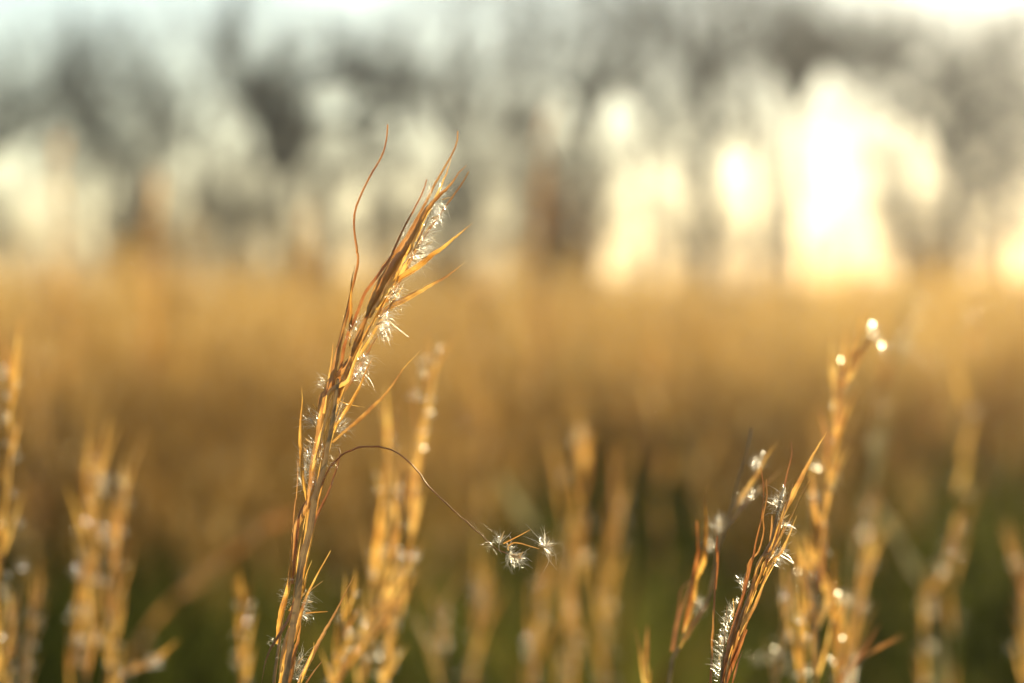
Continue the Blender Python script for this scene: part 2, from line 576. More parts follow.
def tree(label, D, trunk, limbs, seed, base_r, depth=2, twig_len=1.7, per=1.0, cat="tree", name="bare_tree", group='bare trees behind the field'):
    """trunk: picture points from the foot up; limbs: lists of (px, py, depth shift) with start radius in metres"""
    r = random.Random(seed)
    foot = to_ground(trunk[0][0], D)
    root = thing(name, foot, label, cat, group)
    tp = [foot - Vector((0, 0, 0.15))] + [at(x, y, D) + Vector((0, 0.2 * math.sin(i * 1.7), 0)) for i, (x, y) in enumerate(trunk[1:])]
    tp = smooth(tp, 12)
    mb = MB()
    mb.tube(tp, [base_r * (1.25 if i == 0 else 1.05 - 0.05 * i) for i in range(12)], 10)
    mb.build("trunk", M['bark'], root)
    cr = MB()
    for lb, r0 in limbs:
        sh = r.uniform(-2.2, 2.2)
        pts = [at(x, y, D + sh * i / max(len(lb) - 1, 1)) for i, (x, y) in enumerate(lb)]
        n = 10
        pts = smooth(pts, n)
        pts = [p + rvec(r) * 0.05 * min(i, 3) for i, p in enumerate(pts)]
        cr.tube(pts, [1.2 * r0 * (1 - 0.7 * i / (n - 1)) for i in range(n)], 7)
        length = sum((pts[i + 1] - pts[i]).length for i in range(n - 1))
        k = max(4, int(length * 2.3 * per))
        for i in range(k):
            f = 0.12 + 0.88 * (i + r.random()) / k
            j = min(int(f * (n - 1)), n - 2)
            b = pts[j].lerp(pts[j + 1], f * (n - 1) - j)
            t = (pts[j + 1] - pts[j]).normalized()
            side = rvec(r)
            side = (side - t * side.dot(t)).normalized()
            ang = r.uniform(0.4, 1.0)
            grow(cr, r, b, t * math.cos(ang) + side * math.sin(ang) + Vector((0, 0, 0.1)), twig_len * r.uniform(0.6, 1.2), r0 * 0.35 * (1.1 - 0.6 * f), depth)
    cr.build("crown", M['twig'], root)
    return root


T_ = [
    ('bare spreading tree at the far left edge with drooping outer limbs', 58, [(-30, 285), (-28, 190), (-15, 130)], [([(-15, 150), (20, 110), (70, 75), (110, 65)], .13), ([(-15, 130), (0, 90), (10, 50)], .11), ([(-20, 160), (30, 135), (60, 140)], .09)], 1, .2),
    ('bare round-headed tree second from the left, rising behind a tan shrub', 56, [(130, 285), (128, 210), (120, 150)], [([(122, 160), (95, 110), (75, 70), (70, 45)], .17), ([(120, 150), (130, 100), (150, 55)], .09), ([(122, 165), (90, 120), (45, 85)], .14), ([(124, 180), (160, 150), (180, 130)], .06)], 2, .2),
    ('dark forked tree with a broad V of thick limbs', 54, [(285, 285), (283, 220), (277, 165)], [([(277, 170), (266, 130), (250, 95), (225, 50), (210, 25)], .24), ([(280, 165), (262, 115), (262, 85), (285, 60)], .22), ([(277, 170), (300, 110), (330, 70), (370, 60)], .22), ([(280, 175), (330, 125), (385, 115), (410, 130)], .19), ([(330, 75), (375, 85), (400, 125)], .17)], 3, .20),
    ('slim bare tree with an upright leader between the forked tree and the twin tree', 60, [(450, 285), (452, 200), (448, 120)], [([(448, 130), (450, 80), (460, 10), (462, -40)], .12), ([(449, 150), (425, 100), (405, 60)], .1), ([(449, 140), (480, 90), (500, 30)], .1), ([(450, 180), (480, 160), (510, 130)], .07)], 4, .17),
    ('bare twin tree standing over the dark brown shrub', 52, [(590, 285), (592, 200), (590, 130)], [([(590, 140), (592, 95), (590, 45), (585, 0)], .17), ([(590, 150), (605, 90), (620, 40), (640, -10)], .14), ([(590, 130), (560, 80), (545, 30)], .1), ([(591, 170), (545, 160), (520, 150)], .07)], 5, .2),
    ('tall straight tree whose trunk runs out of the top of the picture', 50, [(705, 285), (708, 190), (705, 110), (702, 30), (705, -60)], [([(706, 190), (680, 140), (660, 110), (640, 60)], .1), ([(706, 160), (735, 120), (770, 100)], .1), ([(704, 90), (680, 40), (665, -10)], .15), ([(704, 100), (725, 50), (740, 0), (750, -40)], .15), ([(706, 200), (690, 180), (672, 165)], .07)], 6, .19),
    ('broad bare tree arching its limbs over the bright gap', 52, [(790, 285), (792, 210), (790, 140), (800, 90)], [([(795, 110), (790, 70), (800, 45), (840, 35), (880, 50), (905, 80)], .22), ([(798, 100), (825, 65), (865, 60), (900, 75)], .2), ([(798, 100), (775, 60), (765, 30)], .14), ([(800, 95), (815, 50), (830, 25)], .15)], 7, .11),
    ('bare leaning tree at the right with a dense drooping crown', 50, [(955, 285), (955, 210), (952, 150)], [([(952, 160), (955, 110), (960, 80), (975, 50)], .2), ([(954, 170), (975, 125), (1000, 100), (1040, 90)], .16), ([(952, 165), (935, 130), (915, 110), (890, 120)], .12), ([(953, 180), (990, 160), (1030, 150)], .1)], 8, .2),
    ('bare tree at the right edge, cut off by the picture side', 56, [(1060, 285), (1058, 200), (1050, 130)], [([(1050, 140), (1030, 90), (1010, 60)], .14), ([(1050, 130), (1065, 70), (1080, 40)], .14), ([(1055, 170), (1030, 150), (1000, 140)], .08)], 9, .2),
    ('thin grey tree farther back in the gap left of the forked tree', 72, [(195, 285), (196, 200), (200, 120)], [([(200, 130), (205, 80), (215, 35)], .1), ([(198, 160), (175, 130), (160, 100)], .07), ([(198, 150), (225, 120), (240, 100)], .07)], 10, .14),
    ('thin grey tree farther back between the forked tree and the slim tree', 74, [(370, 285), (370, 200), (365, 140)], [([(365, 150), (350, 100), (345, 60)], .09), ([(366, 150), (390, 110), (400, 70)], .09), ([(368, 190), (340, 160), (325, 150)], .06)], 12, .14),
    ('thin grey tree farther back between the slim tree and the twin tree', 76, [(520, 285), (521, 190), (525, 110)], [([(525, 120), (520, 60), (525, 0)], .1), ([(523, 150), (500, 110), (490, 70)], .08), ([(523, 150), (550, 110), (560, 80)], .08)], 13, .14),
    ('thin grey tree farther back, right of the tall straight trunk', 70, [(765, 285), (764, 190), (760, 110)], [([(760, 120), (755, 60), (745, 0)], .1), ([(762, 140), (735, 90), (725, 40)], .08), ([(762, 150), (790, 110), (800, 60)], .08)], 14, .14),
]
T_ += [
    ('thin grey tree farther back behind the drooping crown at the right', 66, [(1005, 285), (1004, 200), (1000, 140)], [([(1001, 150), (990, 90), (985, 40)], .1), ([(1000, 150), (1020, 100), (1025, 60)], .1), ([(1003, 190), (1020, 170), (1030, 140)], .07), ([(1003, 180), (985, 190), (975, 170)], .06)], 15, .13),
    ('thin grey tree farther back, right of the arching limbs', 68, [(900, 285), (902, 180), (905, 110)], [([(905, 120), (910, 70), (900, 20)], .09), ([(904, 130), (930, 90), (940, 50)], .08), ([(904, 120), (870, 90), (860, 60)], .08)], 16, .1),
    ('thin grey tree farther back between the twin tree and the tall trunk', 70, [(648, 285), (646, 170), (645, 100)], [([(645, 110), (650, 60), (655, 5)], .09), ([(645, 120), (625, 80), (615, 40)], .08), ([(645, 130), (670, 90), (690, 60)], .07)], 17, .1),
]
for (lb, D, tr, li, sd, br) in T_:
    far_ = 'farther' in lb
    tree(lb, D, tr, li, sd, br, twig_len=1.9 if far_ else 1.3, per=1.0 if far_ else 1.55)


def shrub(label, D, px, w_px, top, seed, stops, n_leaf, name="shrub"):
    """low bush: a fan of woody shoots under dry leaves"""
    r = random.Random(seed)
    foot = to_ground(px, D)
    root = thing(name, foot, label, "shrub", "shrubs at the edge of the trees")
    sc = D / FPX
    H = (HORIZON - top) * sc + EYE
    Wd = w_px * sc / 2
    st, tips = MB(), []
    for i in range(26):
        a = r.uniform(0, 2 * math.pi)
        q = r.random() ** 0.5
        e = foot + Vector((math.cos(a) * q * Wd, math.sin(a) * q * Wd, H * (1 - 0.45 * q * q) * r.uniform(0.75, 1.0)))
        m = foot.lerp(e, 0.5) + Vector((r.uniform(-.1, .1), r.uniform(-.1, .1), 0.1))
        pts = smooth([foot + Vector((math.cos(a) * .1, math.sin(a) * .1, -0.05)), m, e], 7)
        st.tube(pts, [0.03 * (1 - 0.8 * k / 6) for k in range(7)], 5)
        tips.append(pts)
        for k in range(5):
            b = pts[r.randint(2, 6)]
            dd = (rvec(r) + Vector((0, 0, 1))).normalized()
            q2 = smooth([b, b + dd * 0.2 + rvec(r) * .03, b + dd * 0.45], 4)
            st.tube(q2, [.009, .008, .006, .004], 3)
            tips.append(q2)
    st.build("stem", M['twig'], root)
    N = n_leaf
    base = np.array([list(ps[min(len(ps) - 1, r.randint(len(ps) // 3, len(ps) - 1))] + rvec(r) * 0.07) for ps in (r.choice(tips) for _ in range(N))])
    d = rng.normal(0, 1, (N, 3)) * 0.05 + np.array([0, 0, -0.02])
    mat = tone_material("dry_leaf_" + name, stops, 0.4)
    o = blades_object("foliage", base - np.array(foot), base + d - np.array(foot), rng.normal(0, .008, (N, 3)), rng.uniform(.03, .06, N), rng.uniform(0, 1, N), mat)
    o.parent = root
    return root


BR = [(0.0, (0.09, 0.05, 0.02)), (0.6, (0.20, 0.11, 0.04)), (1.0, (0.36, 0.21, 0.08))]
TA = [(0.0, (0.16, 0.10, 0.045)), (0.6, (0.30, 0.19, 0.08)), (1.0, (0.44, 0.30, 0.14))]
shrub('dark brown leafy shrub at the field edge under the twin tree', 32, 556, 70, 194, 21, BR, 5200)
shrub('tan dry shrub at the field edge under the left trees', 38, 152, 60, 182, 22, TA, 1500)
shrub('low tan shrub at the field edge below the slim tree', 40, 440, 80, 225, 23, TA, 1200)
shrub('low brown shrub at the field edge near the forked trunk', 42, 305, 70, 222, 24, TA, 1000)
shrub('small russet shrub at the field edge under the right leaning tree', 42, 940, 70, 228, 25, BR, 900)

# thin leafless saplings between the trees and the field
TWT = rough_material("sapling_bark", [(0.3, (0.15, 0.125, 0.085)), (0.7, (0.28, 0.23, 0.15))], 6.0)


def sapling(seed, H, wide, tw=9):
    r = random.Random(seed)
    root = thing("sapling", (0, 0, 0), ("thin leafless sapling among the others below the bare trees" if tw > 5 else "tall sparse sapling, one of those reaching up into the pale gaps between the trees"), "sapling", "thin saplings along the far edge of the field")
    st, cr = MB(), MB()
    for i in range(3):
        e = Vector((r.uniform(-wide, wide), r.uniform(-wide, wide), H * r.uniform(0.8, 1)))
        pts = smooth([Vector((0.05 * i, 0, -0.1)), e * 0.5 + Vector((r.uniform(-.2, .2), r.uniform(-.2, .2), 0)), e], 9)
        st.tube(pts, [0.035 * (1 - 0.85 * k / 8) for k in range(9)], 5)
        for k in range(tw):
            j = r.randint(1, 8)
            d = rvec(r) * 0.6 + Vector((0, 0, 0.9))
            grow(cr, r, pts[j], d, H * r.uniform(0.2, 0.38), 0.012, 2)
    st.build("trunk", M['twig'], root, origin=(0, 0, 0))
    cr.build("crown", TWT, root, origin=(0, 0, 0))
    return root


def copy_tree(o, parent=None):
    c = o.copy()
    C.objects.link(c)
    if parent is not None:
        c.parent = parent
    for ch in list(o.children):
        copy_tree(ch, c)
    return c


SAP = [sapling(31, 2.6, 0.7), sapling(32, 3.2, 0.6), sapling(33, 2.2, 0.9), sapling(34, 4.6, 1.5, 4), sapling(35, 5.2, 1.3, 4)]
_sp = [(-40, 48, .8), (15, 52, .75), (68, 46, .6), (112, 50, .8), (150, 47, 1.25), (185, 52, 1.0), (225, 46, 1.0), (262, 50, 1.1), (300, 45, .9), (335, 52, 1.3), (375, 47, 1.0), (410, 50, 1.2), (450, 46, .9),
       (490, 52, 1.3), (530, 47, 1.3), (562, 50, 1.2), (585, 46, .9), (640, 52, .5), (690, 50, .7), (912, 50, 1.0), (734, 52, .9), (764, 56, .75), (915, 50, .7), (950, 47, 1.0), (985, 50, .8), (1040, 48, 1.0)]
_wide = [(30, 58, .9), (95, 62, .9), (160, 60, 1.0), (240, 60, 1.0), (400, 62, 1.0), (470, 60, 1.0), (630, 60, 1.0), (676, 62, .9), (742, 60, 1.0), (775, 62, .95), (805, 60, .8), (835, 62, .75), (655, 60, .9), (866, 60, .7), (896, 62, .9), (925, 60, 1.0), (985, 62, 1.0), (1015, 58, 1.0)]
for i, (px, D, sc) in enumerate(_sp + _wide):
    q = i - len(_sp)
    if q < 0:
        o = SAP[i] if i < 3 else copy_tree(SAP[i % 3])
    else:
        o = SAP[3 + q] if q < 2 else copy_tree(SAP[3 + q % 2])
    o.location = to_ground(px, D)
    o.rotation_euler.z = RT.uniform(0, 6.28)
    k = sc * RT.uniform(0.9, 1.1)
    o.scale = (k, k, k)

# ------------------------------------------------------------------ grass stalks
RS = random.Random(5)


def prof_lance(t):            # 0 = base, 1 = tip
    return (0.45 + 0.55 * min(t / 0.3, 1)) if t < 0.3 else max(1 - ((t - 0.3) / 0.7) ** 1.15, 0.0) * 0.95 + 0.05


def prof_awn(t):
    return 1.0 - 0.6 * t


def prof_band(t):
    return 1.0 if t < 0.55 else 1.0 - 0.6 * ((t - 0.55) / 0.45)


PROF = {'lance': prof_lance, 'awn': prof_awn, 'band': prof_band}


def leaf(parent, name, pts3, width, mat, r, prof='lance', n=18, tilt=None, fold=None):
    """pts3 base -> tip"""
    tl = r.uniform(-0.9, 0.9) if tilt is None else tilt
    face = Vector((math.sin(tl), -math.cos(tl), 0.1))
    k = 1 / max(abs(math.cos(tl)), 0.55)
    n = int(n * 1.5)
    pts = smooth(pts3, n)
    pts = [p + rvec(r) * width * (0.03 if 0 < i < n - 1 else 0) for i, p in enumerate(pts)]
    ws = [max(width * k * PROF[prof](i / (n - 1)) * r.uniform(0.93, 1.06), 0.00018) for i in range(n)]
    mb = MB()
    mb.blade(pts, ws, face, fold=(r.uniform(0.2, 0.5) if fold is None else fold), twist=r.uniform(-0.7, 0.7))
    return mb.build(name, M[mat], parent)


def hair_tuft(parent, c, d, length, n, r, spread=0.8, core=0.0012, rad=0.00007, seeds=0, label=None, axis=None, axlen=0.0, mat='hair'):
    """silky hairs from a short axis at c, fanned round direction d"""
    mb = MB()
    d = d.normalized()
    ax = (axis.normalized() if axis is not None else d)
    for i in range(n):
        b = c + rvec(r) * core * 0.5 + ax * r.uniform(-axlen, axlen)
        q = (d + rvec(r) * spread * 0.6).normalized()
        L = length * r.uniform(0.45, 1.15)
        k = rvec(r) * L * 0.3 + Vector((0, 0, -0.08 * L))
        k2 = rvec(r) * L * 0.12
        pts = [b, b + q * L * 0.28 + k * 0.1 + k2 * 0.6, b + q * L * 0.6 + k * 0.45 + k2 * 0.5, b + q * L * 0.85 + k * 1.2 - k2 * 0.6]
        rr = rad * r.uniform(1.0, 1.9)
        mb.blade(pts, [rr, rr, rr * 0.8, rr * 0.3], rvec(r), fold=0.0, cols=2)
    o = mb.build("seed_tuft", M[mat], parent)
    for i in range(seeds):
        q = (d * 0.7 + ax * 0.6 + rvec(r) * 0.3).normalized()
        b = c + rvec(r) * core * 0.6 + ax * r.uniform(-axlen, axlen)
        L = min(length * r.uniform(0.5, 0.8), 0.0045)
        sb = MB()
        sb.tube([b, b + q * L * 0.3, b + q * L * 0.65, b + q * L], [0.00018, 0.0004, 0.00032, 0.0001], 5)
        sb.build("seed", M['seed'], o)
    return o


def traced(root, D, name, spec, w_px, mat, r, prof='lance', dz=(0.0, 0.0), tilt=None, fold=None, n=20):
    """spec lists the piece tip first; width is given in picture pixels; dz: shift away from the lens at base and tip, metres"""
    pp = path(spec)[::-1]
    m = len(pp) - 1
    pts = [at(x, y, D + dz[0] + (dz[1] - dz[0]) * i / m) for i, (x, y) in enumerate(pp)]
    return leaf(root, name, pts, w_px * D / FPX, mat, r, prof, n, tilt, fold)


def traced_stem(root, D, spec, radii_px, mat, r, foot=None, name="stem", dz=(0, 0)):
    pp = path(spec)[::-1]
    m = max(len(pp) - 1, 1)
    pts = [at(x, y, D + dz[0] + (dz[1] - dz[0]) * i / m) for i, (x, y) in enumerate(pp)]
    n = 26
    if foot is not None:
        g = Vector(foot)
        low = pts[0]
        pts = [g, g.lerp(low, 0.4) + Vector((0.004, 0.003, 0)), g.lerp(low, 0.8) + Vector((0.001, 0, 0))] + pts
        n = 40
    n = int(n * 1.5)
    pts = smooth(pts, n)
    a, b = radii_px
    sc = D / FPX
    pts = [p + rvec(r) * sc * 0.28 for p in pts]
    mb = MB()
    mb.tube(pts, [(a + (b - a) * i / (n - 1)) * sc * (r.uniform(0.85, 1.15) + (0.35 if i % 17 == 9 else 0)) for i in range(n)], 8)
    return mb.build(name, M[mat], root)


GROUP = "dry grass stalks in the foreground"


def tuft_at(root, D, k, x, y, dx, dy, len_px, n, r, spread=0.8, seeds=0, core_px=4, axl=0, dz=0.0, rad=0.000045):
    px, py = zp(k, x, y)
    c = at(px, py, D + dz)
    d = Vector((dx, r.uniform(-0.5, 0.3), -dy))
    return hair_tuft(root, c, d, len_px * 1.1 * D / FPX, int(n * 1.7), r, spread, core_px * D / FPX, rad, seeds, axis=Vector((0.35, 0, 1)), axlen=axl * D / FPX)


def hug(root, D, axis, n, r, w=(1.2, 3.0), L=(50, 120), off=5.0, mats=('gold', 'gold', 'gold', 'brown', 'red')):
    """narrow bracts and sheath edges lying along the stem"""
    ax = smooth([at(x, y, D) for x, y in path(axis)[::-1]], 60)
    sc = D / FPX
    step = sum((ax[i + 1] - ax[i]).length for i in range(59)) / 59
    for i in range(n):
        ln = r.uniform(*L) * sc
        k = max(4, int(ln / step))
        j = int((60 - k - 1) * (i + r.random()) / n)
        a = r.uniform(0, 6.28)
        o = Vector((math.cos(a), math.sin(a), 0)) * off * sc * r.uniform(0.2, 1.0)
        fl = o.normalized() * ln * (r.uniform(0.0, 0.06) if r.random() < 0.75 else r.uniform(0.08, 0.22))
        pts = [ax[j] + o * 0.3, ax[j + k // 3] + o, ax[j + 2 * k // 3] + o + fl * 0.4, ax[j + k] + o * 0.8 + fl]
        leaf(root, "bract", pts, r.uniform(*w) * sc, r.choice(mats), r, prof=r.choice(('lance', 'band', 'awn')), n=16)


def main_stalk():
    r = random.Random(101)
    D = 1.0
    foot = to_ground(262, D)
    root = thing("grass_stalk", foot, "sharp tall golden stalk leaning right with wavy hair-thin tip and drooping seed strand", "grass stalk", GROUP)
    tr = lambda *a, **k: traced(root, D, *a, **{**dict(r=r), **k})
    # stems
    traced_stem(root, D, "B 420,255 370,335 320,450 280,570 C 290,0 262,110 235,210 218,330 190,470 165,683 D 300,260 292,400 275,520 E 262,330 243,480 225,683", (2.2, 1.3), 'stem', r, foot, dz=(0.003, 0.005))
    tr("leaf_sheath", "B 420,255 370,335 320,450 280,570 C 290,0 262,110 235,210 218,330 190,470 165,683 D 300,260 292,400 275,520", 6.0, 'brown', prof='band', dz=(-0.001, 0.001), tilt=0.3, n=30, fold=0.25)
    traced_stem(root, D, "C 332,0 312,150 290,280 265,430 225,580 190,683 D 400,130 370,300 345,400 322,520 E 345,200 318,380 292,560 275,690", (2.0, 1.6), 'stem', r, foot + Vector((0.006, 0.004, 0)), dz=(0.0, 0.0))
    tr("leaf_sheath", "C 332,0 312,150 290,280 265,430 225,580 190,683 D 400,130 370,300 345,400 322,520 E 345,200 318,380 292,560 275,690", 6.4, 'stem', prof='band', dz=(-0.011, -0.012), tilt=-0.2, n=34, fold=0.25)
    # upper sheaf
    tr("leaf", "A 428,22 421,100 398,178 350,260 300,360 268,450 265,540 280,640 B 325,0 333,50 318,130 300,200 285,290 262,380 240,470", 3.0, 'red', prof='awn', dz=(0, -0.012), tilt=0.3, n=46, fold=0.3)
    tr("leaf", "A 770,55 765,110 740,170 700,240 660,310 620,390 560,500 500,600 B 450,90", 3.6, 'brown', prof='awn', dz=(0, 0.015), n=32)
    tr("bract", "A 738,190 715,260 680,340 640,420 580,520 520,620 B 470,110 430,190", 5.2, 'gold', dz=(0.002, 0.006), n=28)
    tr("leaf", "A 812,220 770,265 720,330 650,400 590,480 530,590 B 480,110 420,230 380,320", 8.6, 'brown', prof='lance', dz=(-0.004, -0.012), tilt=0.2, n=34)
    tr("leaf", "A 823,252 790,310 740,380 690,450 640,520 600,580 570,640", 3.0, 'brown', prof='awn', dz=(0, 0.018), n=28)
    tr("leaf", "A 618,290 600,350 560,430 510,520 460,630 B 500,20 440,110 372,200 345,262 310,350 270,450 244,600 232,683", 3.6, 'red', prof='band', dz=(0.002, -0.006), tilt=-0.4, n=40)
    tr("bract", "A 660,375 620,450 570,560 520,650 B 560,10 500,130 440,240 400,300", 9.5, 'gold', dz=(-0.002, -0.006), tilt=-0.1, n=28)
    tr("bract", "A 640,500 600,570 560,640 B 590,40 530,140 470,220 420,290", 8.0, 'gold', dz=(0.004, 0.006), tilt=0.4, n=28)
    tr("bract", "B 505,15 470,90 430,160 392,262 370,330", 5.0, 'gold', dz=(-0.005, -0.01), tilt=-0.3)
    tr("bract", "A 840,505 760,570 700,620 640,660 B 650,62 590,102 530,142 480,190", 6.2, 'gold', dz=(0, -0.018), tilt=0.2, n=26)
    tr("bract", "B 850,62 770,125 680,175 590,225 520,262 465,292 430,330", 6.6, 'gold', dz=(0, 0.015), tilt=-0.2, n=26)
    tr("bract", "B 470,180 450,230 410,290 390,330", 4.5, 'gold', dz=(-0.006, -0.008))
    tr("bract", "B 418,240 380,310 345,400 300,520", 6.5, 'brown', dz=(-0.004, -0.006), tilt=0.5)
    tr("bract", "B 318,72 300,160 297,230 298,300 294,380 292,470", 3.6, 'gold', dz=(0, -0.006), tilt=0.1)
    tr("leaf", "B 296,190 270,330 243,450 216,580 196,683 C 240,90 215,250", 6.4, 'brown', prof='lance', dz=(0.001, -0.004), tilt=-0.3, n=28)
    tr("bract", "B 440,400 400,460 350,550 300,630 C 340,90 318,150", 5.4, 'brown', dz=(0, 0.014), tilt=0.3)
    tr("bract", "B 405,525 370,590 C 468,5 420,100 370,180 328,250 305,300", 3.6, 'gold', dz=(0, -0.012))
    tr("bract", "B 632,495 560,570 C 660,0 600,80 530,150 450,225 370,290 298,355", 4.6, 'gold', dz=(0, 0.02), tilt=-0.1, n=26)
    tr("bract", "B 375,400 350,460 310,560 280,640 C 290,60 250,190", 5.0, 'gold', dz=(-0.005, -0.008), tilt=0.2)
    tr("bract", "C 325,10 290,130 250,270 215,400 180,520", 6.0, 'gold', dz=(-0.005, -0.006), tilt=0.1, n=24)
    tr("bract", "C 123,38 127,120 118,220 115,330 122,450 130,560 145,640 D 365,130", 4.4, 'gold', dz=(0.0, -0.012), tilt=0.15, n=26)
    tr("leaf", "C 103,450 100,560 92,683 D 300,100 290,200 286,300", 1.5, 'brown', prof='awn', dz=(0, 0.01))
    tr("bract", "C 270,0 250,80 230,160 215,240", 3.0, 'gold', dz=(-0.004, -0.004))
    tr("leaf", "C 335,385 342,420 330,480 300,570 D 495,20 470,80 420,180 385,270", 2.6, 'red', prof='awn', dz=(0, 0.008), n=28)
    tr("bract", "D 450,0 425,110 405,200 388,290 360,420 330,560 312,647", 3.4, 'gold', prof='band', dz=(0.002, 0.003), tilt=0.5, n=26)
    tr("bract", "D 290,222 281,330 276,430 270,520 255,600 E 255,300 240,430", 5.8, 'gold', dz=(-0.002, -0.01), tilt=0.0, n=26)
    tr("leaf", "D 352,118 322,180 311,260 301,350 290,450 280,560", 3.4, 'red', prof='band', dz=(-0.004, -0.006), tilt=0.2, n=24)
    tr("bract", "D 337,345 322,430 315,540 320,610", 2.4, 'stem', prof='band', dz=(-0.007, -0.008))
    tr("bract", "D 357,375 346,470 330,560 310,647 E 300,260", 4.4, 'gold', dz=(-0.006, -0.008), tilt=-0.2)
    tr("bract", "D 388,432 362,500 345,580 330,640", 2.4, 'gold', dz=(0, -0.01))
    tr("bract", "E 478,20 440,90 400,170 370,250 330,380 290,480 255,620", 5.4, 'gold', dz=(-0.006, 0.006), tilt=0.1, n=26)
    tr("leaf", "E 475,108 420,150 390,190", 1.2, 'gold', prof='awn', dz=(0, 0.01))
    tr("leaf", "E 500,264 440,267 388,272", 1.3, 'gold', prof='awn', dz=(0, -0.006))
    tr("bract", "E 632,82 600,150 550,250 500,340 450,430 400,530 360,610 330,683", 4.8, 'brown', dz=(0, 0.02), tilt=0.2, n=28)
    tr("leaf", "E 160,640 180,530 210,450 260,370 305,290 330,200", 3.4, 'red', prof='lance', dz=(-0.006, -0.02), tilt=0.1, n=26)
    tr("bract", "E 345,100 335,190 320,300 285,420 262,560 250,683", 5.0, 'gold', dz=(-0.008, -0.006), tilt=-0.4, n=24)
    tr("bract", "E 365,300 350,400 325,500 300,640 290,700", 6.0, 'brown', dz=(-0.009, -0.01), tilt=0.3)
    tr("bract", "E 430,420 425,470 380,580 340,683", 3.2, 'gold', dz=(0, -0.006))
    tr("leaf", "E 470,520 430,570 385,640 370,690", 2.4, 'brown', prof='awn', dz=(0, 0.012))
    tr("leaf", "B 210,455 205,520 190,620 175,683", 2.2, 'gold', prof='awn', dz=(0, 0.006))
    tr("leaf", "B 232,275 250,310 272,335", 1.1, 'gold', prof='awn', dz=(0, -0.01))
    tr("leaf", "C 185,135 210,170 215,220", 1.2, 'gold', prof='awn', dz=(0, -0.008))
    tr("leaf", "C 480,155 400,140 340,120", 0.9, 'gold', prof='awn', dz=(0, -0.008))
    hug(root, D, "P 436,200 405,268 375,322 350,372 335,412 322,460 312,510 302,560 294,610 284,690", 22, r)
    # the drooping strand and the seeds it carries
    traced_stem(root, D, "F 330,462 290,447 230,415 160,365 120,315 60,265 0,215 P 455,512 C 854,612 800,540 740,470 670,415 590,386 510,378 430,390 350,430 290,490 250,560 225,620", (0.9, 0.5), 'red', r, name="seed_strand", dz=(0, -0.006))
    tr("leaf", "F 510,255 440,295 370,330 285,372", 1.1, 'gold', prof='awn', dz=(-0.006, -0.01))
    tr("leaf", "F 590,416 500,390 440,372 370,366 320,400", 1.2, 'gold', prof='awn', dz=(-0.006, -0.006))
    tf = lambda *a, **k: tuft_at(root, D, *a, **{**dict(r=r), **k})
    tf('F', 252, 360, -0.1, -1, 13, 34, spread=0.9, core_px=2, dz=-.006, seeds=1, rad=0.00006)
    tf('F', 190, 380, -0.7, 0.3, 9, 14, spread=0.9, core_px=2, dz=-.006)
    tf('F', 345, 455, 0.3, 0.8, 16, 50, spread=0.9, core_px=3, dz=-.006, seeds=3, rad=0.00006)
    tf('F', 390, 480, 0.8, 0.3, 12, 36, spread=0.8, core_px=3, dz=-.006, seeds=2, rad=0.00006)
    tf('F', 345, 420, 0.1, -1, 10, 24, spread=0.8, core_px=2, dz=-.006, seeds=1)
    tf('F', 640, 390, -0.5, -0.9, 14, 36, spread=0.7, core_px=3, dz=-.006, seeds=1, rad=0.00006)
    tf('F', 645, 395, 0.9, -0.1, 14, 26, spread=0.8, core_px=3, dz=-.006)
    tf('F', 640, 395, 0.5, 0.9, 16, 16, spread=0.25, core_px=3, dz=-.006, seeds=2, rad=0.00006)
